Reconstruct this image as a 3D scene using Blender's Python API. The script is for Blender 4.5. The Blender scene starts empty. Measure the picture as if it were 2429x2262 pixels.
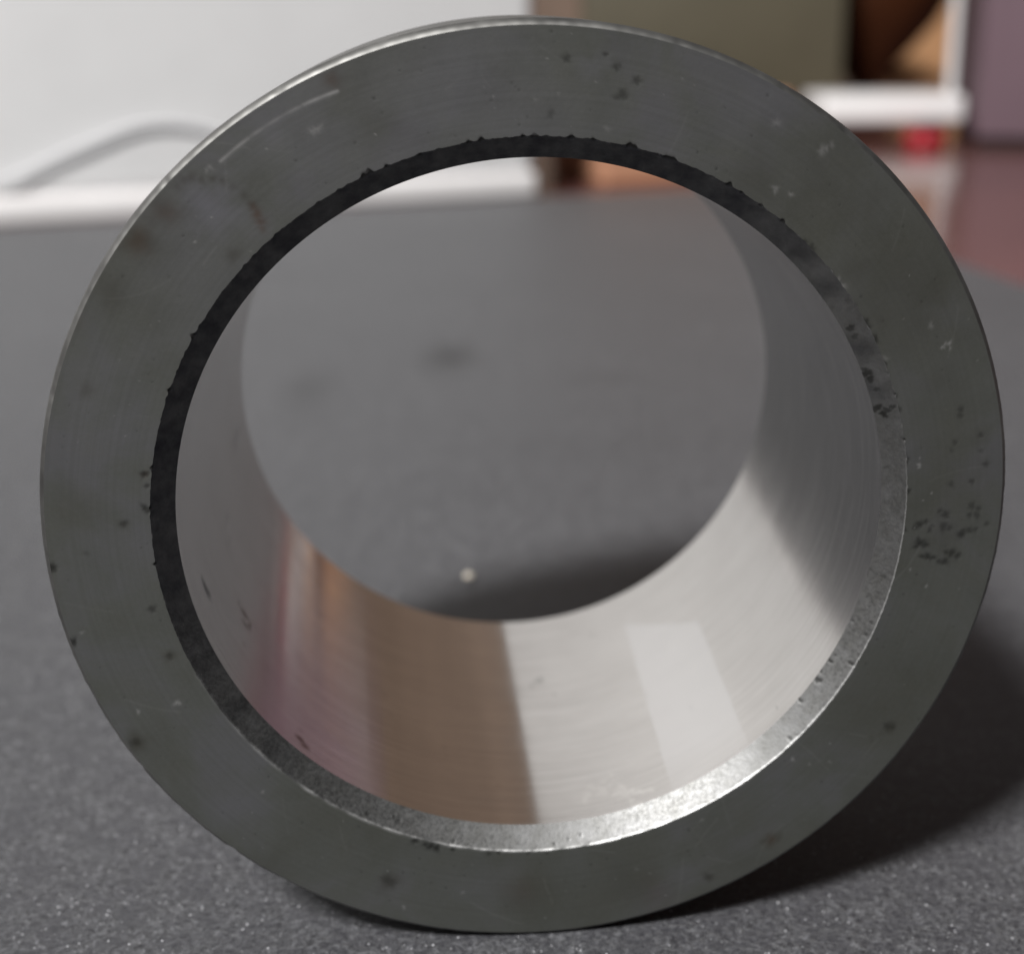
import bpy, math, random
import numpy as np
from mathutils import Matrix, Vector

random.seed(4)
rng = np.random.default_rng(7)
S = bpy.context.scene
U = 0.04                      # ring radius in metres: every length below is in ring radii
ZT = -1.013                   # height of the mat's top, ring axis at z = 0 (shifted up by GZ)
GZ = 1.013


def P(x, y, z):
    """ring units (axis at z=0) -> metres with the mat's top at z=0"""
    return Vector((x * U, y * U, (z + GZ) * U))


# ------------------------------------------------------------------ camera
CAMP = (-0.20577, -2.74348, 1.04484)
PITCH, YAW = 1.29993, -0.091263
FPX, SX, SY = 3325.31, 112.22, -207.06
W0, H0 = 2429.0, 2262.0
cd = bpy.data.cameras.new('camera')
cam = bpy.data.objects.new('camera', cd)
S.collection.objects.link(cam)
S.camera = cam
cam.location = P(*CAMP)
cam.rotation_euler = (Matrix.Rotation(YAW, 3, 'Z') @ Matrix.Rotation(PITCH, 3, 'X')).to_euler()
cd.sensor_fit = 'HORIZONTAL'
cd.sensor_width = 36.0
cd.lens = FPX / W0 * 36.0
cd.shift_x = -SX / W0
cd.shift_y = SY / W0
cd.clip_start = 0.005
cd.clip_end = 50.0
cd.dof.use_dof = True
cd.dof.focus_distance = 2.84 * U
cd.dof.aperture_fstop = 21.5
cd.dof.aperture_blades = 0

# ------------------------------------------------------------------ light
world = bpy.data.worlds.new('World')
S.world = world
world.use_nodes = True
bg = world.node_tree.nodes['Background']
bg.inputs[0].default_value = (0.93, 0.95, 1.0, 1)
bg.inputs[1].default_value = 0.028

ld = bpy.data.lights.new('desk_lamp_light', 'AREA')
ld.shape = 'RECTANGLE'
ld.size = 0.36
ld.size_y = 0.36
ld.energy = 98.0
ld.color = (1.0, 0.985, 0.965)
lamp = bpy.data.objects.new('desk_lamp_light', ld)
S.collection.objects.link(lamp)
LD = Vector((-0.61, -0.71, 1.12)).normalized()
lamp.location = P(0, 0.5, -0.2) + LD * 2.2
lamp.rotation_euler = LD.to_track_quat('Z', 'Y').to_euler()

vs = S.view_settings
vs.view_transform = 'Standard'
vs.look = 'None'
vs.exposure = 0.0
vs.gamma = 1.0
vs.use_curve_mapping = False


# ------------------------------------------------------------------ helpers
def tag(o, label=None, cat=None, group=None, kind=None):
    if label: o['label'] = label
    if cat: o['category'] = cat
    if group: o['group'] = group
    if kind: o['kind'] = kind
    return o


def mesh_obj(name, verts, faces, mat, parent=None, smooth=True, attrs=None):
    me = bpy.data.meshes.new(name)
    me.from_pydata([tuple(v) for v in verts], [], faces)
    me.materials.append(mat)
    if smooth:
        me.polygons.foreach_set('use_smooth', [True] * len(me.polygons))
    for k, a in (attrs or {}).items():
        at = me.attributes.new(k, 'FLOAT', 'POINT')
        at.data.foreach_set('value', np.asarray(a, dtype=np.float32))
    me.update()
    o = bpy.data.objects.new(name, me)
    S.collection.objects.link(o)
    if parent is not None:
        o.parent = parent
    return o


def empty(name, loc, rz=0.0):
    o = bpy.data.objects.new(name, None)
    o.empty_display_size = 0.02
    S.collection.objects.link(o)
    o.location = loc
    o.rotation_euler = (0, 0, rz)
    return o


def grid_faces(n, m):
    """quads of a closed (n around) x m grid, index = j*n + i"""
    i = np.arange(n)
    f = []
    for j in range(m - 1):
        a = j * n + i
        b = j * n + (i + 1) % n
        f.append(np.stack([a, b, b + n, a + n], 1))
    return np.concatenate(f).tolist()


def rbox(name, sx, sy, sz, bev, mat, parent=None, off=(0, 0, 0), segs=4, smooth=True):
    """box sx*sy*sz (metres) with rounded edges, base centre at off"""
    import bmesh
    bm = bmesh.new()
    bmesh.ops.create_cube(bm, size=1.0)
    bmesh.ops.scale(bm, vec=(sx, sy, sz), verts=bm.verts)
    if bev > 0:
        bmesh.ops.bevel(bm, geom=list(bm.edges), offset=bev, segments=segs, profile=0.5, affect='EDGES')
    bmesh.ops.translate(bm, vec=(off[0], off[1], off[2] + sz / 2), verts=bm.verts)
    me = bpy.data.meshes.new(name)
    bm.to_mesh(me)
    bm.free()
    me.materials.append(mat)
    if smooth:
        me.polygons.foreach_set('use_smooth', [True] * len(me.polygons))
    o = bpy.data.objects.new(name, me)
    S.collection.objects.link(o)
    if parent is not None:
        o.parent = parent
    return o


def lathe(name, prof, n, mat, parent=None, off=(0, 0, 0)):
    th = np.linspace(0, 2 * math.pi, n, endpoint=False)
    v = []
    for r, z in prof:
        for t in th:
            v.append((off[0] + r * math.cos(t), off[1] + r * math.sin(t), off[2] + z))
    return mesh_obj(name, v, grid_faces(n, len(prof)), mat, parent)


def tube(name, pts, rad, mat, parent=None, n=14):
    pts = [Vector(p) for p in pts]
    # Catmull-Rom resample
    q = []
    for i in range(len(pts) - 1):
        p0, p1, p2, p3 = pts[max(i - 1, 0)], pts[i], pts[i + 1], pts[min(i + 2, len(pts) - 1)]
        for k in range(10):
            t = k / 10
            q.append(0.5 * ((2 * p1) + (p2 - p0) * t + (2 * p0 - 5 * p1 + 4 * p2 - p3) * t * t + (3 * p1 - p0 - 3 * p2 + p3) * t ** 3))
    q.append(pts[-1])
    v = []
    for i, c in enumerate(q):
        d = (q[min(i + 1, len(q) - 1)] - q[max(i - 1, 0)]).normalized()
        a = d.cross(Vector((0, 0, 1)))
        a = a.normalized() if a.length > 1e-4 else Vector((1, 0, 0))
        b = d.cross(a).normalized()
        for k in range(n):
            t = 2 * math.pi * k / n
            v.append(c + (a * math.cos(t) + b * math.sin(t)) * rad)
    f = grid_faces(n, len(q))
    f.append(list(range(n))[::-1])
    f.append(list(range((len(q) - 1) * n, len(q) * n)))
    return mesh_obj(name, v, f, mat, parent)


# ------------------------------------------------------------------ materials
class NT:
    def __init__(self, name):
        self.m = bpy.data.materials.new(name)
        self.m.use_nodes = True
        self.t = self.m.node_tree
        self.b = self.t.nodes['Principled BSDF']

    def n(self, typ, **kw):
        nd = self.t.nodes.new(typ)
        for k, v in kw.items():
            if hasattr(nd, k):
                setattr(nd, k, v)
        return nd

    def l(self, a, b):
        self.t.links.new(a, b)

    def val(self, sock, x):
        if hasattr(x, 'is_linked'):
            self.l(x, sock)
        else:
            sock.default_value = x

    def math(self, op, a, b=0.0, c=0.0, clamp=False):
        nd = self.n('ShaderNodeMath', operation=op, use_clamp=clamp)
        self.val(nd.inputs[0], a)
        self.val(nd.inputs[1], b)
        self.val(nd.inputs[2], c)
        return nd.outputs[0]

    def mix(self, f, a, b, mode='MIX'):
        nd = self.n('ShaderNodeMix', data_type='RGBA', blend_type=mode)
        self.val(nd.inputs[0], f)
        self.val(nd.inputs[6], a)
        self.val(nd.inputs[7], b)
        return nd.outputs[2]

    def attr(self, name):
        return self.n('ShaderNodeAttribute', attribute_name=name).outputs['Fac']

    def obj(self, scale=(1, 1, 1)):
        c = self.n('ShaderNodeTexCoord').outputs['Object']
        mp = self.n('ShaderNodeMapping')
        mp.inputs['Scale'].default_value = scale
        self.l(c, mp.inputs['Vector'])
        return mp.outputs[0]

    def noise(self, vec, scale, detail=3.0, rough=0.5, dist=0.0):
        nd = self.n('ShaderNodeTexNoise')
        if vec is not None: self.l(vec, nd.inputs['Vector'])
        nd.inputs['Scale'].default_value = scale
        nd.inputs['Detail'].default_value = detail
        nd.inputs['Roughness'].default_value = rough
        nd.inputs['Distortion'].default_value = dist
        return nd.outputs['Fac']

    def ramp(self, f, stops):
        nd = self.n('ShaderNodeValToRGB')
        self.l(f, nd.inputs[0])
        e = nd.color_ramp.elements
        while len(e) < len(stops):
            e.new(0.5)
        for k, (pos, col) in enumerate(stops):
            e[k].position = pos
            e[k].color = col if len(col) == 4 else (*col, 1)
        return nd.outputs[0]

    def mr(self, f, a, b, c=0.0, d=1.0):
        nd = self.n('ShaderNodeMapRange')
        self.l(f, nd.inputs[0])
        for k, v in zip((1, 2, 3, 4), (a, b, c, d)):
            nd.inputs[k].default_value = v
        return nd.outputs[0]

    def bump(self, h, dist, strength=1.0, normal=None):
        nd = self.n('ShaderNodeBump')
        nd.inputs['Strength'].default_value = strength
        nd.inputs['Distance'].default_value = dist
        self.l(h, nd.inputs['Height'])
        if normal is not None: self.l(normal, nd.inputs['Normal'])
        return nd.outputs[0]

    def set(self, **kw):
        for k, v in kw.items():
            self.val(self.b.inputs[k.replace('_', ' ')], v)
        return self


def simple(name, col, rough=0.5, var=0.12, scale=30.0, bump=0.0, metal=0.0, spec=0.5, coat=0.0):
    m = NT(name)
    f = m.noise(m.obj(), scale, 4.0, 0.6)
    c2 = tuple(min(1, c * (1 + var)) for c in col)
    c1 = tuple(c * (1 - var) for c in col)
    m.l(m.ramp(f, [(0.3, c1), (0.7, c2)]), m.b.inputs['Base Color'])
    m.set(Roughness=m.mr(f, 0.3, 0.7, rough * 0.9, min(1, rough * 1.1)), Metallic=metal)
    m.b.inputs['Specular IOR Level'].default_value = spec
    m.b.inputs['Coat Weight'].default_value = coat
    if bump:
        m.l(m.bump(m.noise(m.obj(), scale * 12, 2.0), bump), m.b.inputs['Normal'])
    return m.m


def mat_face():
    m = NT('ground_steel_face')
    v = m.obj()
    big = m.noise(v, 75, 5.0, 0.6, 0.5)
    mid = m.noise(v, 240, 5.0, 0.6)
    fine = m.noise(v, 2600, 2.0, 0.6)
    col = m.ramp(big, [(0.34, (0.083, 0.087, 0.076)), (0.5, (0.099, 0.104, 0.097)), (0.64, (0.115, 0.117, 0.123))])
    col = m.mix(m.mr(mid, 0.42, 0.75, 0.0, 0.30), col, (0.07, 0.07, 0.055, 1))
    col = m.mix(m.mr(fine, 0.3, 0.7, 0.0, 0.18), col, (0.13, 0.13, 0.128, 1))
    col = m.mix(m.attr('stain_and_dark'), col, (0.045, 0.042, 0.032, 1))
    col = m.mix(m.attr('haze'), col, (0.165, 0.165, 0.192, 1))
    col = m.mix(m.attr('rust'), col, (0.07, 0.035, 0.02, 1))
    pit = m.attr('pit')
    col = m.mix(pit, col, (0.012, 0.012, 0.011, 1))
    chip = m.attr('chip')
    col = m.mix(chip, col, (0.40, 0.40, 0.40, 1))
    m.l(col, m.b.inputs['Base Color'])
    m.set(Metallic=0.6)
    ro = m.mr(mid, 0.3, 0.7, 0.44, 0.56)
    m.l(m.math('SUBTRACT', ro, m.math('MULTIPLY', chip, 0.12)), m.b.inputs['Roughness'])
    # lathe-turned lines: concentric micro grooves about the ring axis
    s = m.n('ShaderNodeSeparateXYZ'); m.l(v, s.inputs[0])
    r = m.math('SQRT', m.math('ADD', m.math('MULTIPLY', s.outputs[0], s.outputs[0]), m.math('MULTIPLY', s.outputs[2], s.outputs[2])))
    w = m.n('ShaderNodeTexNoise', noise_dimensions='1D')
    m.l(r, w.inputs['W']); w.inputs['Scale'].default_value = 2600; w.inputs['Detail'].default_value = 2
    col2 = m.mix(m.mr(w.outputs['Fac'], 0.35, 0.65, 0.0, 0.12), col, (0.06, 0.061, 0.056, 1))
    m.l(col2, m.b.inputs['Base Color'])
    nrm = m.bump(w.outputs['Fac'], 0.000003, 0.35)
    m.l(m.bump(fine, 0.00002, 0.4, nrm), m.b.inputs['Normal'])
    return m.m


def mat_chamfer():
    m = NT('turned_steel_chamfer')
    v = m.obj()
    mid = m.noise(v, 700, 4.0, 0.65)
    fine = m.noise(v, 3200, 3.0, 0.7)
    col = m.ramp(mid, [(0.3, (0.135, 0.135, 0.131)), (0.7, (0.19, 0.191, 0.192))])
    col = m.mix(m.mr(fine, 0.58, 0.8, 0, 0.4), col, (0.12, 0.12, 0.11, 1))
    col = m.mix(m.math('MULTIPLY', m.attr('stain_and_dark'), m.mr(mid, 0.35, 0.75, 1.0, 0.72)), col, (0.027, 0.028, 0.036, 1))
    col = m.mix(m.attr('pit'), col, (0.025, 0.025, 0.023, 1))
    col = m.mix(m.attr('chip'), col, (0.85, 0.85, 0.85, 1))
    m.l(col, m.b.inputs['Base Color'])
    m.set(Metallic=0.95, Roughness=m.mr(fine, 0.3, 0.7, 0.38, 0.58))
    m.l(m.bump(fine, 0.00002, 0.5), m.b.inputs['Normal'])
    return m.m


def polar(m, v, kt, ky):
    s = m.n('ShaderNodeSeparateXYZ'); m.l(v, s.inputs[0])
    a = m.math('ARCTAN2', s.outputs[2], s.outputs[0])
    c = m.n('ShaderNodeCombineXYZ')
    m.l(m.math('MULTIPLY', a, kt), c.inputs[0])
    m.l(m.math('MULTIPLY', s.outputs[1], ky), c.inputs[1])
    return c.outputs[0]


def mat_bore():
    m = NT('honed_steel_bore')
    v = m.obj()
    lines = m.noise(polar(m, v, 1.6, 3600), 1.0, 5.0, 0.75, 0.3)
    wide = m.noise(polar(m, v, 4.0, 260), 1.0, 3.0, 0.5)
    mott = m.noise(v, 120, 4.0, 0.6)
    col = m.ramp(mott, [(0.3, (0.655, 0.635, 0.61)), (0.7, (0.725, 0.705, 0.68))])
    col = m.mix(m.attr('side_dark'), col, (0.27, 0.265, 0.26, 1))
    col = m.mix(m.mr(lines, 0.53, 0.66, 0.0, 0.55), col, (0.90, 0.885, 0.86, 1))
    col = m.mix(m.mr(lines, 0.46, 0.32, 0.0, 0.55), col, (0.45, 0.43, 0.41, 1))
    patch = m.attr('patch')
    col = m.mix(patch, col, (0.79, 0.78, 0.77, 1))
    film = m.attr('film')
    col = m.mix(film, col, (0.93, 0.91, 0.87, 1))
    col = m.mix(m.attr('rust'), col, (0.12, 0.07, 0.04, 1))
    col = m.mix(m.attr('pit'), col, (0.03, 0.03, 0.03, 1))
    m.l(col, m.b.inputs['Base Color'])
    ro = m.mr(wide, 0.3, 0.7, 0.125, 0.17)
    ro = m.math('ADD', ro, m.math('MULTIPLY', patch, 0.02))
    ro = m.math('ADD', ro, m.math('MULTIPLY', film, 0.03))
    m.l(ro, m.b.inputs['Roughness'])
    m.set(Metallic=1.0, Anisotropic=0.84)
    m.b.inputs['Anisotropic Rotation'].default_value = 0.25
    tg = m.n('ShaderNodeTangent', direction_type='RADIAL', axis='Y')
    m.l(tg.outputs[0], m.b.inputs['Tangent'])
    m.l(m.bump(lines, 0.0000022, 0.5), m.b.inputs['Normal'])
    return m.m


def mat_outer():
    m = NT('ground_steel_outside')
    v = m.obj()
    lines = m.noise(polar(m, v, 3.0, 6000), 1.0, 3.0, 0.6)
    mott = m.noise(v, 160, 4.0, 0.6)
    m.l(m.ramp(mott, [(0.3, (0.16, 0.158, 0.153)), (0.7, (0.23, 0.228, 0.222))]), m.b.inputs['Base Color'])
    m.set(Metallic=1.0, Roughness=m.mr(mott, 0.3, 0.7, 0.52, 0.62))
    m.l(m.bump(lines, 0.000002, 0.5), m.b.inputs['Normal'])
    return m.m


def mat_mat():
    m = NT('speckled_grey_mat')
    v = m.obj()
    big = m.noise(v, 14, 4.0, 0.6, 0.3)
    g1 = m.noise(v, 1500, 5.0, 0.72, 1.0)
    g2 = m.noise(v, 5200, 2.0, 0.6)
    col = m.ramp(big, [(0.3, (0.044, 0.045, 0.050)), (0.7, (0.062, 0.063, 0.069))])
    col = m.mix(m.mr(g1, 0.40, 0.53, 0.95, 0.0), col, (0.010, 0.010, 0.013, 1))
    col = m.mix(m.mr(g1, 0.53, 0.66, 0.0, 0.9), col, (0.150, 0.151, 0.165, 1))
    col = m.mix(m.mr(m.noise(v, 330, 5.0, 0.7, 0.6), 0.42, 0.58, 0.0, 0.62), col, (0.022, 0.022, 0.028, 1))
    # pale mineral grains
    vo = m.n('ShaderNodeTexVoronoi'); m.l(v, vo.inputs['Vector']); vo.inputs['Scale'].default_value = 3100
    sc = m.n('ShaderNodeSeparateColor'); m.l(vo.outputs['Color'], sc.inputs[0])
    pick = m.math('GREATER_THAN', sc.outputs[0], 0.925)
    near = m.math('LESS_THAN', vo.outputs['Distance'], m.mr(sc.outputs[1], 0, 1, 0.12, 0.36))
    grain = m.math('MULTIPLY', pick, near)
    col = m.mix(m.math('MULTIPLY', grain, m.mr(sc.outputs[2], 0, 1, 0.35, 1.0)), col, (0.55, 0.55, 0.58, 1))
    # smudges
    col = m.mix(m.attr('smudge'), col, (0.006, 0.006, 0.008, 1))
    m.l(col, m.b.inputs['Base Color'])
    m.set(Roughness=m.mr(g1, 0.3, 0.7, 0.42, 0.6))
    m.l(m.math('SUBTRACT', 0.24, m.math('MULTIPLY', m.attr('smudge'), 0.07)), m.b.inputs['Sheen Weight'])
    m.b.inputs['Specular IOR Level'].default_value = 0.5
    m.b.inputs['Sheen Roughness'].default_value = 0.45
    h = m.math('ADD', m.math('MULTIPLY', g1, 0.7), m.math('MULTIPLY', g2, 0.3))
    h = m.math('ADD', h, m.math('MULTIPLY', grain, 0.3))
    m.l(m.bump(h, 0.00022, 0.9), m.b.inputs['Normal'])
    return m.m


def mat_wood_table():
    m = NT('lacquered_red_brown_wood')
    v = m.obj((1.0, 9.0, 1.0))
    f = m.noise(v, 6, 6.0, 0.65, 0.6)
    m.l(m.ramp(f, [(0.3, (0.11, 0.050, 0.044)), (0.55, (0.155, 0.07, 0.062)), (0.75, (0.195, 0.09, 0.078))]), m.b.inputs['Base Color'])
    m.set(Roughness=m.mr(m.noise(m.obj(), 60, 3), 0.3, 0.7, 0.12, 0.2))
    m.b.inputs['Specular IOR Level'].default_value = 0.6
    return m.m


M_FACE, M_CHAM, M_BORE, M_OUT, M_MAT, M_TABLE = mat_face(), mat_chamfer(), mat_bore(), mat_outer(), mat_mat(), mat_wood_table()
M_WHITE = simple('white_plastic_shell', (0.74, 0.74, 0.745), 0.42, 0.02, 40, 0.00001)
M_WHITE2 = simple('white_plastic_foot', (0.74, 0.72, 0.72), 0.45, 0.03, 40)
M_CABLE = simple('pale_grey_cable_sheath', (0.66, 0.66, 0.68), 0.5, 0.03, 60)
M_OLIVE = simple('olive_board', (0.115, 0.10, 0.066), 0.6, 0.10, 8)
M_BROWN = simple('dark_brown_wood', (0.27, 0.195, 0.15), 0.5, 0.2, 5)
M_VASE = simple('glazed_dark_brown', (0.075, 0.022, 0.006), 0.5, 0.2, 10)
M_ORANGE = simple('orange_tan_card', (0.70, 0.38, 0.19), 0.6, 0.08, 12)
M_TAN = simple('tan_wood_block', (0.50, 0.26, 0.16), 0.55, 0.12, 20)
M_STAND = simple('white_enamel', (0.85, 0.84, 0.84), 0.35, 0.02, 30)
M_PURPLE = simple('mauve_grey_board', (0.15, 0.098, 0.12), 0.55, 0.06, 15)
M_FOOT = simple('black_rubber', (0.02, 0.016, 0.018), 0.7, 0.2, 60)
M_RED = simple('red_plastic', (0.38, 0.008, 0.02), 0.35, 0.08, 60)
M_CRUMB = simple('pale_crumb', (0.75, 0.68, 0.58), 0.7, 0.1, 900)

# ------------------------------------------------------------------ setting: table, back wall
tb = rbox('table_surface', 90 * U, 66 * U, 0.9 * U, 0.05 * U, M_TABLE)
tb.location = P(0, 16, ZT - 0.93)
tag(tb, kind='structure')

bw = rbox('back_wall', 90 * U, 0.5 * U, 34 * U, 0.02 * U, M_BROWN)
bw.location = P(0, 42, ZT)
tag(bw, kind='structure')

# ------------------------------------------------------------------ mat
def build_mat():
    # outline as seen: far edge and right edge, running out of frame left and towards the viewer
    A = np.array([(-14.0, -6.0), (5.9, -6.0), (3.42, 13.2), (-14.0, 7.70)])   # near-left, near-right, far-right, far-left
    n = 170
    s = np.linspace(0, 1, n)
    X = np.zeros((n, n)); Y = np.zeros((n, n))
    for j, t in enumerate(s):
        a = A[0] * (1 - t) + A[3] * t
        b = A[1] * (1 - t) + A[2] * t
        X[j] = a[0] + (b[0] - a[0]) * s
        Y[j] = a[1] + (b[1] - a[1]) * s
    # soft rounding of far-right corner
    sm = np.zeros((n, n))
    for cx, cy, rx, ry, k in ((-0.12, 5.42, 0.14, 0.32, 1.0), (-0.9, 4.75, 0.12, 0.4, 0.5), (0.75, 4.85, 0.25, 0.12, 0.30), (-0.2, 3.0, 0.6, 0.14, 0.10), (0.5, 3.6, 0.7, 0.2, 0.12), (-2.0, 6.0, 0.5, 0.8, 0.12)):
        sm = np.maximum(sm, k * np.exp(-(((X - cx) / rx) ** 2 + ((Y - cy) / ry) ** 2)))
    v = [(x * U, y * U, 0.0) for x, y in zip(X.ravel(), Y.ravel())]
    f = [(j * n + i, j * n + i + 1, (j + 1) * n + i + 1, (j + 1) * n + i) for j in range(n - 1) for i in range(n - 1)]
    # rim
    edge = [i for i in range(n)] + [j * n + n - 1 for j in range(1, n)] + [(n - 1) * n + i for i in range(n - 2, -1, -1)] + [j * n for j in range(n - 2, 0, -1)]
    base = len(v)
    for e in edge:
        v.append((v[e][0], v[e][1], -0.028 * U))
    k = len(edge)
    for q in range(k):
        f.append((edge[(q + 1) % k], edge[q], base + q, base + (q + 1) % k))
    att = np.concatenate([sm.ravel(), np.zeros(k)])
    o = mesh_obj('work_mat', v, f, M_MAT, smooth=False, attrs={'smudge': att})
    tag(o, 'dark grey speckled rubber mat that the steel ring stands on', 'mat')
build_mat()

# ------------------------------------------------------------------ ring
RC, RI, CD, LEN, RO = 0.7908, 0.7466, 0.0375, 1.107, 1.013
N = 1800
TH = np.linspace(0, 2 * math.pi, N, endpoint=False)

# pixel of the photograph -> the ring's front plane, used once to list where its marks sit
_cp, _sp, _cy, _sy = math.cos(PITCH), math.sin(PITCH), math.cos(YAW), math.sin(YAW)
_M = np.array([[_cy, -_sy, 0], [_sy, _cy, 0], [0, 0, 1]]) @ np.array([[1, 0, 0], [0, _cp, -_sp], [0, _sp, _cp]])


def front(x, y, Y=0.0):
    d = _M @ np.array([(x - W0 / 2 - SX) / FPX, -(y - H0 / 2 - SY) / FPX, -1.0])
    t = (Y - CAMP[1]) / d[1]
    return CAMP[0] + t * d[0], CAMP[2] + t * d[2]


PXU = 1 / 1110.0     # one photo pixel at the face, in ring radii
# (x, y, size, strength): sharp dark pits
PITS = [(126, 1347, 9, 1), (343, 1125, 8, .9), (349, 1153, 5, .8), (344, 1205, 8, .9), (352, 1212, 6, .9), (362, 1445, 8, .7), (175, 1523, 8, 1),
        (986, 1993, 8, 1), (1022, 2007, 9, 1), (1036, 2011, 9, 1), (1010, 2003, 6, .9), (1075, 2014, 5, .9), (1184, 2022, 4, .9), (1254, 2020, 5, .9), (1298, 2021, 4, .8), (1160, 2024, 6, .6),
        (2306, 1200, 8, .6), (2318, 1222, 8, .6), (2300, 1222, 6, .6), (2322, 1206, 6, .6), (2243, 1221, 9, .75), (2230, 1212, 6, .6), (2182, 1244, 8, .85), (2172, 1252, 6, .7), (2196, 1238, 6, .7), (2238, 1249, 10, .7), (2252, 1252, 7, .6), (2206, 1258, 6, .6),
        (2282, 1266, 10, .85), (2300, 1258, 8, .7), (2314, 1256, 6, .6), (2182, 1288, 11, .9), (2196, 1292, 8, .8), (2174, 1296, 7, .8), (2201, 1321, 9, .9), (2188, 1320, 6, .8), (2214, 1322, 6, .8), (2258, 1312, 9, .9), (2272, 1318, 8, .8), (2246, 1310, 6, .7), (2241, 1332, 9, .8), (2228, 1332, 6, .7), (2341, 1242, 5, .6),
        (2280, 972, 7, .6), (2278, 986, 7, .55), (2266, 1050, 6, .5), (2258, 1070, 5, .4), (2327, 1032, 6, .55), (2339, 1102, 7, .6), (2328, 1070, 5, .4), (2306, 1142, 6, .6), (2257, 1149, 7, .5), (2147, 1088, 8, .95), (2148, 1098, 6, .8), (2156, 1165, 6, .8), (2145, 1256, 6, .8),
        (2097, 864, 7, 1), (2077, 805, 8, .9), (2070, 800, 5, .7), (2054, 768, 9, .9), (2060, 778, 6, .8), (2021, 728, 9, .85), (2012, 722, 6, .7), (2131, 971, 7, .8), (2126, 940, 5, .7), (1996, 672, 5, .7), (1972, 650, 6, .6), (1926, 590, 9, .7), (1912, 575, 6, .6),
        (1345, 141, 8, .65), (1437, 130, 5, .7), (1462, 161, 7, .6), (1470, 158, 5, .5), (1511, 192, 8, .65), (1478, 226, 10, .65), (1466, 232, 7, .5), (1308, 272, 8, .4),
        (403, 1556, 8, .5), (294, 1243, 8, .55), (206, 1313, 6, .3), (2105, 1722, 10, .55), (2118, 1724, 8, .5), (1682, 2080, 9, .4), (919, 2086, 12, .45), (930, 2094, 10, .4), (324, 1761, 9, .5), (312, 1764, 7, .4)]
# soft stains, plus broad darker tone down the right side
STAINS = [(2150, 700, 190, .28), (2240, 1150, 160, .26), (1980, 420, 150, .2), (2080, 1680, 180, .2), (1750, 2040, 160, .14), (790, 186, 24, .6), (387, 498, 36, .65), (360, 520, 24, .4), (327, 568, 34, .7), (553, 606, 16, .6), (206, 926, 18, .45), (198, 930, 10, .4), (923, 2089, 24, .6), (324, 1761, 22, .7), (2112, 1725, 18, .65), (2090, 1738, 12, .4), (2068, 1746, 10, .35),
          (1827, 1991, 20, .6), (1845, 1985, 14, .5), (1812, 1994, 12, .5), (1682, 2080, 16, .5), (2092, 760, 30, .35), (2240, 1270, 60, .30), (294, 1243, 12, .4), (403, 1556, 14, .5),
          (422, 443, 13, .6), (438, 428, 12, .75), (453, 422, 12, .8), (478, 428, 9, .7), (505, 424, 9, .6), (528, 430, 10, .6), (552, 444, 9, .55), (578, 463, 9, .5), (596, 486, 10, .5), (1920, 620, 26, .3), (2230, 900, 50, .22), (260, 690, 40, .3), (640, 2060, 60, .18), (1500, 2100, 80, .22), (1240, 2120, 60, .2), (180, 1200, 60, .2), (900, 300, 60, .2), (2320, 1040, 40, .25), (1800, 420, 60, .28), (2040, 640, 50, .3)]
RUST = [(330, 575, 26, .28), (395, 505, 22, .22), (786, 190, 16, .3), (1240, 2110, 40, .12), (1560, 2120, 50, .14), (170, 760, 26, .15), (602, 492, 10, .45), (610, 508, 12, .6), (618, 526, 11, .55), (622, 542, 9, .4), (343, 1125, 7, .4), (1830, 1990, 14, .3)]
HAZE = [(1100, 190, 210, .34), (720, 290, 170, .30), (470, 620, 150, .22), (250, 950, 130, .14), (503, 503, 62, .55), (520, 470, 40, .4), (470, 540, 40, .35), (1407, 158, 32, .25), (640, 250, 70, .18), (1130, 180, 90, .16), (330, 830, 60, .15), (560, 1900, 80, .12), (1170, 2090, 70, .18), (1800, 240, 60, .15), (2260, 740, 50, .12), (700, 300, 60, .15)]  # pale marks; the first few form a broad paler tone across top and left
CHIPS = [(2236, 824, 4, .8), (2242, 815, 4, .7), (2252, 814, 5, .8), (2254, 826, 4, .5), (2208, 772, 6, .45), (2180, 1102, 4, 1), (2180, 1108, 3, .8), (2159, 1350, 3, .7), (2197, 1390, 3, .8), (1950, 357, 9, .55), (1960, 352, 6, .5), (1973, 344, 6, .4), (1876, 461, 5, .6), (1997, 677, 8, .6), (1990, 664, 6, .5), (1842, 290, 9, .35), (1840, 446, 6, .6), (1838, 454, 5, .5), (2010, 712, 7, .5), (2100, 850, 6, .4),
         (742, 312, 7, .6), (752, 306, 7, .6), (760, 300, 5, .4), (1440, 306, 6, .3), (419, 1666, 6, .8), (426, 1668, 4, .7), (328, 1687, 5, .6), (194, 1500, 4, .5), (1270, 236, 4, .3), (1880, 1800, 4, .9), (1920, 1812, 3, .5), (1968, 1806, 3, .5), (958, 2150, 4, .7), (1098, 2116, 4, .5), (1665, 1944, 4, .4), (623, 1878, 4, .5), (2279, 1553, 4, .6), (1510, 2060, 4, .3), (1325, 222, 3, .3)]
CHIPS += [(498, 396, 5, .5), (490, 404, 4, .5)]


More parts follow.
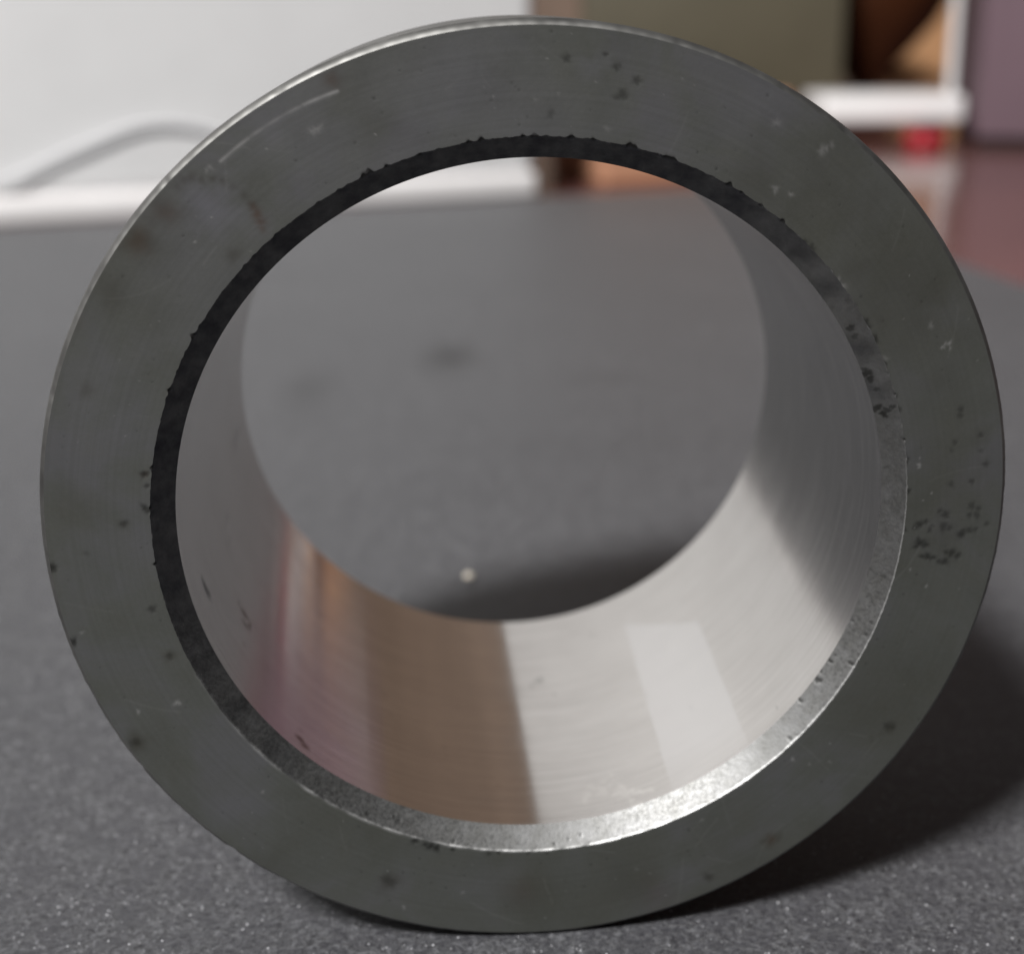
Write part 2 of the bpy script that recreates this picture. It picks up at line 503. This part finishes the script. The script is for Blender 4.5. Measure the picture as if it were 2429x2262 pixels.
def paint(X, Z, marks, hard, jitter=0.3, Yp=0.0):
    a = np.zeros_like(X)
    for (px, py, sz, st) in marks:
        cx, cz = front(px, py, Yp)
        s = sz * PXU
        box = (np.abs(X - cx) < 3.2 * s) & (np.abs(Z - cz) < 3.2 * s)
        if not box.any(): continue
        dx, dz = X[box] - cx, Z[box] - cz
        an = np.arctan2(dz, dx)
        ph = rng.uniform(0, 6.28, 3)
        wob = 1 + jitter * (0.5 * np.sin(2 * an + ph[0]) + 0.35 * np.sin(3 * an + ph[1]) + 0.3 * np.sin(5 * an + ph[2]))
        d = np.hypot(dx, dz) / (s * wob)
        g = np.clip((1.25 - d) / 0.5, 0, 1) if hard else np.exp(-d * d)
        a[box] = np.maximum(a[box], st * g)
    return a


def fbm1(n, cycles, seed):
    r = np.random.default_rng(seed)
    t = np.linspace(0, 1, n, endpoint=False)
    a = np.zeros(n)
    for c in cycles:
        a += np.sin(2 * math.pi * (c * t + r.uniform())) * r.uniform(0.4, 1)
    return a / len(cycles)


S_0 = np.sin(TH)
# inner edge of the face: slightly chewed, with nicks cut into the face
edge = np.full(N, RC) + 0.0014 * fbm1(N, [31, 57, 83, 131, 173, 211, 290], 3)
rag = np.clip(fbm1(N, [61, 97, 143, 190, 233], 8) - 0.12, 0, 1)
edge += 0.006 * rag * np.clip((S_0 + 0.3) / 0.6, 0.1, 1)
NICKS = [(1140, 326, 12, 10), (1112, 336, 10, 6), (1267, 319, 14, 9), (1240, 322, 12, 5), (1355, 319, 12, 10), (1400, 326, 16, 5), (1496, 342, 13, 12), (1508, 350, 12, 8), (1588, 382, 14, 9), (1560, 368, 20, 4), (1729, 442, 12, 10), (866, 412, 15, 14), (880, 410, 9, 12), (1000, 362, 20, 4), (454, 795, 14, 9), (396, 922, 12, 8), (362, 1110, 10, 4), (357, 1205, 7, 8), (366, 1338, 7, 8), (1800, 492, 14, 6), (1850, 528, 16, 6), (2140, 1088, 8, 5), (466, 1602, 10, 3), (620, 584, 20, 3)]
for (px, py, w, d) in NICKS:
    cx, cz = front(px, py)
    t0 = math.atan2(cz, cx)
    dt = (TH - t0 + math.pi) % (2 * math.pi) - math.pi
    edge += 0.6 * d * PXU * np.exp(-np.abs(dt * RC / (w * PXU * 0.62)) ** 2) * (1 + 0.3 * np.sin(240 * dt + px))

ring = empty('steel_ring', P(0, 0, -1.013))
tag(ring, 'thick hollow steel ring standing on edge with polished bore and dull grey face', 'ring')
OFF = GZ * U   # parts are modelled about the ring axis; lift them inside the parent
C_, S_ = np.cos(TH), np.sin(TH)


def ring_part(name, rows, mat, attrs=None, flip=False):
    """rows: list of (radius array or number, depth array or number)"""
    v = np.zeros((len(rows), N, 3))
    for j, (r, y) in enumerate(rows):
        v[j, :, 0] = r * C_ * U
        v[j, :, 1] = np.asarray(y) * U
        v[j, :, 2] = r * S_ * U
    f = grid_faces(N, len(rows))
    if flip: f = [q[::-1] for q in f]
    o = mesh_obj(name, v.reshape(-1, 3), f, mat, ring, True, attrs)
    o.location = (0, 0, OFF)
    return o


# front face
Mf = 74
tt = np.linspace(0, 1, Mf)
Rf = edge[None, :] + (1.0 - edge[None, :]) * tt[:, None]
X, Z = Rf * C_, Rf * S_
pit = 0.9 * np.maximum(0.75 * paint(X, Z, PITS, True, 0.45), paint(X, Z, PITS, False, 0.45))
# extra tiny random pits
rp = []
for k in range(160):
    a, r = rng.uniform(0, 6.283), rng.uniform(0.8, 0.995)
    rp.append((a, r, rng.uniform(1.5, 3.6), rng.uniform(.15, .5)))
tiny = np.zeros_like(X)
for a, r, s, st in rp:
    d = np.hypot(X - r * math.cos(a), Z - r * math.sin(a)) / (s * PXU)
    tiny = np.maximum(tiny, st * np.clip(1.4 - d, 0, 1))
pit = np.maximum(pit, tiny)
pit[0] = np.maximum(pit[0], 0.55 * (edge > RC + 0.003))
stain_and_dark, rust, haze = paint(X, Z, STAINS, False), paint(X, Z, RUST, False), paint(X, Z, HAZE, False, 0.5)
chip = 0.6 * paint(X, Z, CHIPS, False, 0.5)
# one long light scratch, upper left
q0, q1, q2 = (np.array(front(*q)) for q in ((800, 216), (655, 283), (523, 382)))
best = np.full(X.shape, 9.0); par = np.zeros(X.shape)
for t in np.linspace(0, 1, 140):
    c = q0 * (1 - t) * (1 - 2 * t) + q1 * 4 * t * (1 - t) + q2 * t * (2 * t - 1)
    d = np.hypot(X - c[0], Z - c[1])
    par = np.where(d < best, t, par); best = np.minimum(best, d)
lvl = 0.30 + 0.25 * (par < 0.28) + 0.22 * (par > 0.74) + 0.10 * np.sin(40 * par)
chip = np.maximum(chip, lvl * np.exp(-(best / (3.4 * PXU)) ** 2))
for k in range(60):
    a, r = rng.uniform(0, 6.283), rng.uniform(0.8, 0.995)
    d = np.hypot(X - r * math.cos(a), Z - r * math.sin(a)) / (rng.uniform(1.2, 2.8) * PXU)
    chip = np.maximum(chip, rng.uniform(.1, .5) * np.clip(1.4 - d, 0, 1))
# paler line where the face breaks into the chamfer, lower half
low = np.clip((-S_ - 0.35) / 0.4, 0, 1) * np.clip(0.5 + 1.2 * fbm1(N, [17, 29, 43, 71, 97], 9), 0, 1)
chip[0] = np.maximum(chip[0], 0.75 * low)
chip[1] = np.maximum(chip[1], 0.45 * low)
# faint crossing hairlines from handling
for k in range(34):
    a, rr = rng.uniform(0, 6.283), rng.uniform(0.81, 0.99)
    cx, cz, dr, ln = rr * math.cos(a), rr * math.sin(a), rng.uniform(0, 3.14), rng.uniform(0.015, 0.07)
    dx, dz = X - cx, Z - cz
    al = dx * math.cos(dr) + dz * math.sin(dr)
    ac = -dx * math.sin(dr) + dz * math.cos(dr) + rng.uniform(-3, 3) * al * al
    chip = np.maximum(chip, rng.uniform(.02, .07) * np.exp(-(ac / (2.2 * PXU)) ** 2) * (np.abs(al) < ln))
Yf = 0.0012 * pit + 0.0004 * chip
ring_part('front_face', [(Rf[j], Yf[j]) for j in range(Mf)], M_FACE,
          dict(pit=pit.ravel(), stain_and_dark=stain_and_dark.ravel(), rust=rust.ravel(), haze=haze.ravel(), chip=chip.ravel()))

# inner chamfer
CPITS = [(697, 1852, 6, .9), (740, 1886, 7, .9), (1944, 1620, 7, .7), (1938, 1610, 5, .6), (2014, 1568, 5, .7), (1902, 1669, 5, .7), (1974, 1575, 5, .7), (1951, 1601, 4, .6), (2051, 1500, 4, .5), (2063, 1472, 4, .6), (2028, 1479, 3, .5), (1871, 1746, 5, .5), (2026, 1500, 3, .5), (1985, 1560, 3, .5),
         (2061, 888, 10, .75), (2068, 902, 8, .7), (2056, 880, 6, .6), (2082, 925, 6, .5), (2086, 970, 8, .8), (2098, 984, 8, .8), (2104, 972, 7, .7), (2080, 978, 6, .7), (2114, 962, 6, .6), (2020, 780, 8, .6), (2030, 800, 7, .5), (2108, 1112, 5, .3), (2066, 1358, 7, .4), (2094, 1366, 5, .4), (1984, 1440, 4, .3),
         (1076, 1988, 4, .5), (1348, 1986, 3, .5), (1315, 1995, 3, .6), (1378, 1978, 3, .5), (872, 1925, 5, .4), (945, 1946, 6, .4), (935, 1938, 4, .4), (1398, 1990, 3, .4)]
Mc = 22
tc = np.linspace(0, 1, Mc)
saw = 0.0001 * fbm1(N, [210, 260, 331, 397, 441], 5) * np.clip(0.3 + 0.9 * (C_ * 0.7 - S_ * 0.7), 0.15, 1)
Rcm = RC * (1 - tc[:, None]) + RI * tc[:, None] + (edge - RC)[None, :] * np.clip(1 - tc[:, None] / 0.12, 0, 1)
Yc = np.tile((CD * tc)[:, None], (1, N)) + saw[None, :] * np.sin(math.pi * tc)[:, None] * 0.6
Yc[-1] += saw * 1.6
# the edge nicks run into the chamfer
Xc, Zc = Rcm * C_, Rcm * S_
cp = paint(Xc, Zc, CPITS, True, 0.4, 0.018)
cst = paint(Xc, Zc, [(2040, 830, 30, .5), (2075, 930, 30, .45), (1960, 680, 40, .5), (1900, 600, 40, .55), (1800, 520, 50, .5), (480, 1540, 60, .55), (560, 1680, 50, .45), (420, 1330, 60, .6), (640, 1780, 50, .35), (390, 1100, 90, .6), (430, 900, 90, .55), (560, 700, 90, .5)], False, 0.4, 0.018)
# near-black base colour over the upper and left run of the chamfer, ragged at both ends
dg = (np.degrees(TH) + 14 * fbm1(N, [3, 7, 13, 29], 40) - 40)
dark_run = np.clip(dg / 16, 0, 1) * np.clip((186 - dg) / 40, 0, 1)
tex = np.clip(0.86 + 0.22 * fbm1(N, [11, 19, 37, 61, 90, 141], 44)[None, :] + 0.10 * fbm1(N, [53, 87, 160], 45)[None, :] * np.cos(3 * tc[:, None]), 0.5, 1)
cst = np.maximum(cst, 0.95 * dark_run[None, :] * tex)
cch = np.zeros_like(Xc)
cp[0] = np.maximum(cp[0], 0.9 * (edge > RC + 0.0025))
cp[1] = np.maximum(cp[1], 0.7 * (edge > RC + 0.0025))
cch[0] = 0.8 * low
cch[1] = 0.4 * low
right = np.clip((C_ - 0.3) / 0.4, 0, 1) * np.clip((0.2 - S_) / 0.3, 0, 1)
cch[0] = np.maximum(cch[0], 0.7 * right)
bare = np.clip(fbm1(N, [43, 71, 103, 167, 239], 52) - 0.22, 0, 1) * 2.4
cch[0] = np.maximum(cch[0], 0.35 * np.clip(bare, 0, 1))
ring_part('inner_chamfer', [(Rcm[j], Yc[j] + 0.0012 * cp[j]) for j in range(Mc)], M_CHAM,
          dict(pit=cp.ravel(), stain_and_dark=cst.ravel(), chip=cch.ravel()), flip=True)

# bore
Mb = 150
yb = np.concatenate([[0.0], np.linspace(0.004, 1, Mb - 1)])
Yb = np.tile((CD + (LEN - CD) * yb)[:, None], (1, N))
Yb[0] = Yc[-1]
deg = np.degrees(np.arctan2(S_, C_))[None, :] * np.ones((Mb, 1))
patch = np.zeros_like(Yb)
u = (deg + 65.0 + (0.9 - Yb) * 0.9) / 15.6       # 0..1 across the paler strip
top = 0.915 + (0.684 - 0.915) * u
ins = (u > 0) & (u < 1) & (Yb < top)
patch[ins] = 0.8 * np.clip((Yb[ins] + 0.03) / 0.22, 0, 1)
bp = np.zeros_like(Yb); br = np.zeros_like(Yb); bf = np.zeros_like(Yb)


def streak(arr, d0, y0, wd, wy, k, slant=0.0):
    dd = (deg - d0 - slant * (Yb - y0)) / wd
    yy = (Yb - y0) / wy
    arr[:] = np.maximum(arr, k * np.clip(1.3 - np.hypot(dd, yy), 0, 1) / 1.3)


streak(bp, -164.6, 0.165, 2.3, 0.012, 1.3)
streak(bp, -163.4, 0.175, 1.2, 0.010, 1.0)
for d0, y0, wd, wy, k in ((-153.0, 0.335, 1.6, 0.012, 1.0), (-151.9, 0.300, 1.5, 0.011, .8), (-150.9, 0.32, 0.6, .02, .8), (-134.6, 0.085, 1.2, 0.011, 1.1), (-133.4, 0.072, 1.2, 0.011, 1.0), (-155.2, 0.34, 0.3, 0.012, .7), (-151.0, 0.22, .3, .012, .5), (-134.8, .12, .5, .012, .3)):
    streak(br, d0, y0, wd, wy, k)
for d0, y0, wd, wy, k in ((-173.4, 0.905, 0.7, 0.09, .55), (-174.6, 0.93, 0.4, 0.07, .5), (-172.2, 0.87, 0.4, 0.05, .45), (-86.2, 0.72, 0.35, 0.015, .8), (-85.2, 0.725, 0.3, 0.02, .8), (-87.4, 0.70, 0.25, 0.02, .5), (-166, .55, .6, .05, .3), (-163, .5, .5, .04, .25), (-57.6, .33, .15, .01, .5)):
    streak(bp, d0, y0, wd, wy, k)
# darker base colour along one side of the bore, with a ragged edge
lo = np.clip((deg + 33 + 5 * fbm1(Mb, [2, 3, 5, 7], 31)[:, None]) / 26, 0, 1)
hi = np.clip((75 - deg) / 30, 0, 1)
side_mask = 0.85 * (lo * lo * (3 - 2 * lo)) * hi
# dried pale film near the front lip
for k in range(60):
    t = rng.uniform()
    streak(bf, -81.5 + 9.5 * t + rng.normal(0, .25), 0.135 - 0.05 * t + 0.035 * math.sin(4 * t) + rng.normal(0, .022), rng.uniform(.15, .7), rng.uniform(.004, .012), rng.uniform(.3, .75))
for k in range(14):
    t = rng.uniform()
    streak(bf, -72 + 3 * t, 0.085 - 0.01 * t + rng.normal(0, .006), .6, .006, .7)
for k in range(45):
    a = math.radians(0)
    streak(bp, rng.uniform(-175, 0), rng.uniform(0.06, 1.05), rng.uniform(.08, .25), rng.uniform(.004, .012), rng.uniform(.2, .6))
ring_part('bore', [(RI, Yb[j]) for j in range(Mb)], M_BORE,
          dict(side_dark=side_mask.ravel(), patch=patch.ravel(), pit=bp.ravel(), rust=br.ravel(), film=bf.ravel()), flip=True)

# outside: front edge bevel, wall, back bevel, back face, back chamfer
bevw = fbm1(N, [23, 41, 77, 119, 205], 21)
dent = np.zeros(N)
for a, w, d in ((148, 1.2, 5), (119, 0.8, 4), (163, .7, 4), (201, .9, 5), (212, .6, 4), (228, .8, 5), (236, 1.5, 3), (96, 1.2, 3), (74, .6, 3), (52, .9, 4), (330, .6, 4), (312, .8, 3), (135, .5, 4), (183, .5, 3)):
    dd = (np.degrees(TH) - a + 180) % 360 - 180
    dent += d * PXU * np.exp(-np.abs(dd / w) ** 2)
ring_part('outer_edge_bevel', [(1.0 - 0.6 * dent, 0.0), (1.0040 + 0.0018 * bevw - 0.9 * dent, 0.003), (1.0090 + 0.0014 * bevw - 0.7 * dent, 0.0085), (RO, 0.020)], M_OUT)
ring_part('outer_wall', [(RO, y) for y in np.linspace(0.020, 0.46, 20)] + [(RO - 0.006, 0.472), (0.985, 0.475), (0.978, 0.482), (0.975, 0.492)], M_OUT)
ring_part('rear_shoulder', [(0.975, y) for y in np.linspace(0.492, LEN - 0.03, 20)] + [(0.972, LEN - 0.015), (0.95, LEN)], M_OUT)
ring_part('back_face', [(0.95, LEN), (0.9, LEN), (RI, LEN)], M_FACE)

# ------------------------------------------------------------------ things behind
FAR = math.atan2(0.314, 1.0)          # the mat's far edge and the white case run this way
# white case: right-hand bottom corner at (0.98, 12.45)
wc = empty('appliance_case', P(0.98, 12.47, ZT - 0.028), FAR)
tag(wc, 'large matt white plastic case standing behind the mat', 'case')
LW = 15.0 * U
rbox('shell', LW, 4.0 * U, 9.4 * U, 0.16 * U, M_WHITE, wc, (-LW / 2, 2.08 * U, 0.25 * U), 6)
rbox('base', LW - 0.02 * U, 4.1 * U, 0.30 * U, 0.09 * U, M_WHITE2, wc, (-LW / 2 - 0.005 * U, 2.03 * U, 0.0), 5)

cab = tube('cable', [P(-6.8, 9.7, ZT + .07), P(-5.6, 10.2, ZT + .12), P(-4.3, 10.80, -0.62), P(-3.6, 11.04, -0.33), P(-2.9, 11.27, -0.10), P(-2.3, 11.45, -0.2), P(-1.75, 11.60, -0.55), P(-1.4, 11.45, -0.85), P(-1.25, 11.3, ZT + .07)], 0.021 * U, M_CABLE)
tag(cab, 'pale grey cable arching up in front of the white case', 'cable')

tanb = rbox('wooden_block', 2.5 * U, 1.6 * U, 1.02 * U, 0.05 * U, M_TAN)
tanb.location = P(2.75, 14.6, ZT - 0.028)
tanb.rotation_euler[2] = FAR
tag(tanb, 'low orange tan wooden block seen through the ring beside the white case', 'block')

ol = empty('olive_board', P(6.1, 28.9, ZT - 0.028))
tag(ol, 'dull olive board standing far back to the right of the white case', 'board')
rbox('panel', 5.85 * U, 0.5 * U, 3.4 * U, 0.05 * U, M_OLIVE, ol)

vase_prof = [(0.01, 0.0), (0.3, 0.0), (0.36, 0.1), (0.62, 0.42), (1.15, 1.0), (1.65, 1.6), (1.98, 2.2), (2.08, 2.5), (2.1, 2.6), (2.04, 2.6), (1.94, 2.25), (1.6, 1.65), (1.1, 1.05), (0.55, 0.48), (0.02, 0.3)]
va = lathe('bowl', [(r * U, z * U) for r, z in vase_prof], 64, M_VASE)
va.location = P(10.5, 31.8, ZT - 0.028)
tag(va, 'dark brown flaring bowl between the olive board and the orange card box', 'bowl')

ob = rbox('card_box', 3.4 * U, 1.4 * U, 5.0 * U, 0.04 * U, M_ORANGE)
ob.location = P(13.9, 37.6, ZT - 0.028)
tag(ob, 'orange tan card box behind the dark brown bowl', 'box')

st = empty('white_tray', P(6.78, 18.3, ZT - 0.028))
tag(st, 'white enamel tray with upright post, raised on feet beside the mauve box', 'tray')
rbox('tray_base', 2.2 * U, 1.3 * U, 0.43 * U, 0.09 * U, M_STAND, st, (0, 0.5 * U, 0.28 * U))
rbox('post', 0.11 * U, 0.16 * U, 5.0 * U, 0.04 * U, M_STAND, st, (1.0 * U, 0.3 * U, 0.69 * U))
for fx in (-0.8, 0.8):
    for fy in (0.25, 0.95):
        rbox('foot', 0.2 * U, 0.2 * U, 0.29 * U, 0.02 * U, M_TABLE, st, (fx * U, fy * U, 0))

pb = empty('mauve_box', P(7.80, 17.5, ZT - 0.028), math.radians(-14))
tag(pb, 'mauve grey box standing on short dark feet at right', 'box')
rbox('body', 6.0 * U, 3.0 * U, 7.5 * U, 0.06 * U, M_PURPLE, pb, (3.0 * U, 1.5 * U, 0.12 * U))
for fx in (0.5, 5.5):
    for fy in (0.35, 2.6):
        rbox('foot', 0.9 * U, 0.5 * U, 0.13 * U, 0.02 * U, M_FOOT, pb, (fx * U, fy * U, 0))

rc = lathe('bottle_cap', [(0.001 * U, 0.22 * U), (0.22 * U, 0.22 * U), (0.27 * U, 0.195 * U), (0.30 * U, 0.14 * U), (0.31 * U, 0.0), (0.28 * U, 0.0)], 48, M_RED)
rc.location = P(7.12, 17.75, ZT - 0.028)
tag(rc, 'small red plastic cap on the table in front of the white tray', 'cap')

# crumb on the mat behind the ring
import bmesh
bm = bmesh.new()
bmesh.ops.create_icosphere(bm, subdivisions=3, radius=0.014 * U)
for vv in bm.verts:
    k = 1 + 0.25 * math.sin(900 * vv.co.x / U * .04 + 2) + 0.2 * math.sin(60 * vv.co.y / U)
    vv.co = Vector((vv.co.x * 1.1 * k, vv.co.y * k, vv.co.z * 0.8 * k))
me = bpy.data.meshes.new('crumb'); bm.to_mesh(me); bm.free()
me.materials.append(M_CRUMB)
cr = bpy.data.objects.new('crumb', me); S.collection.objects.link(cr)
cr.location = P(-0.1, 2.07, ZT + 0.010)
tag(cr, 'tiny pale crumb lying on the mat behind the ring', 'crumb')
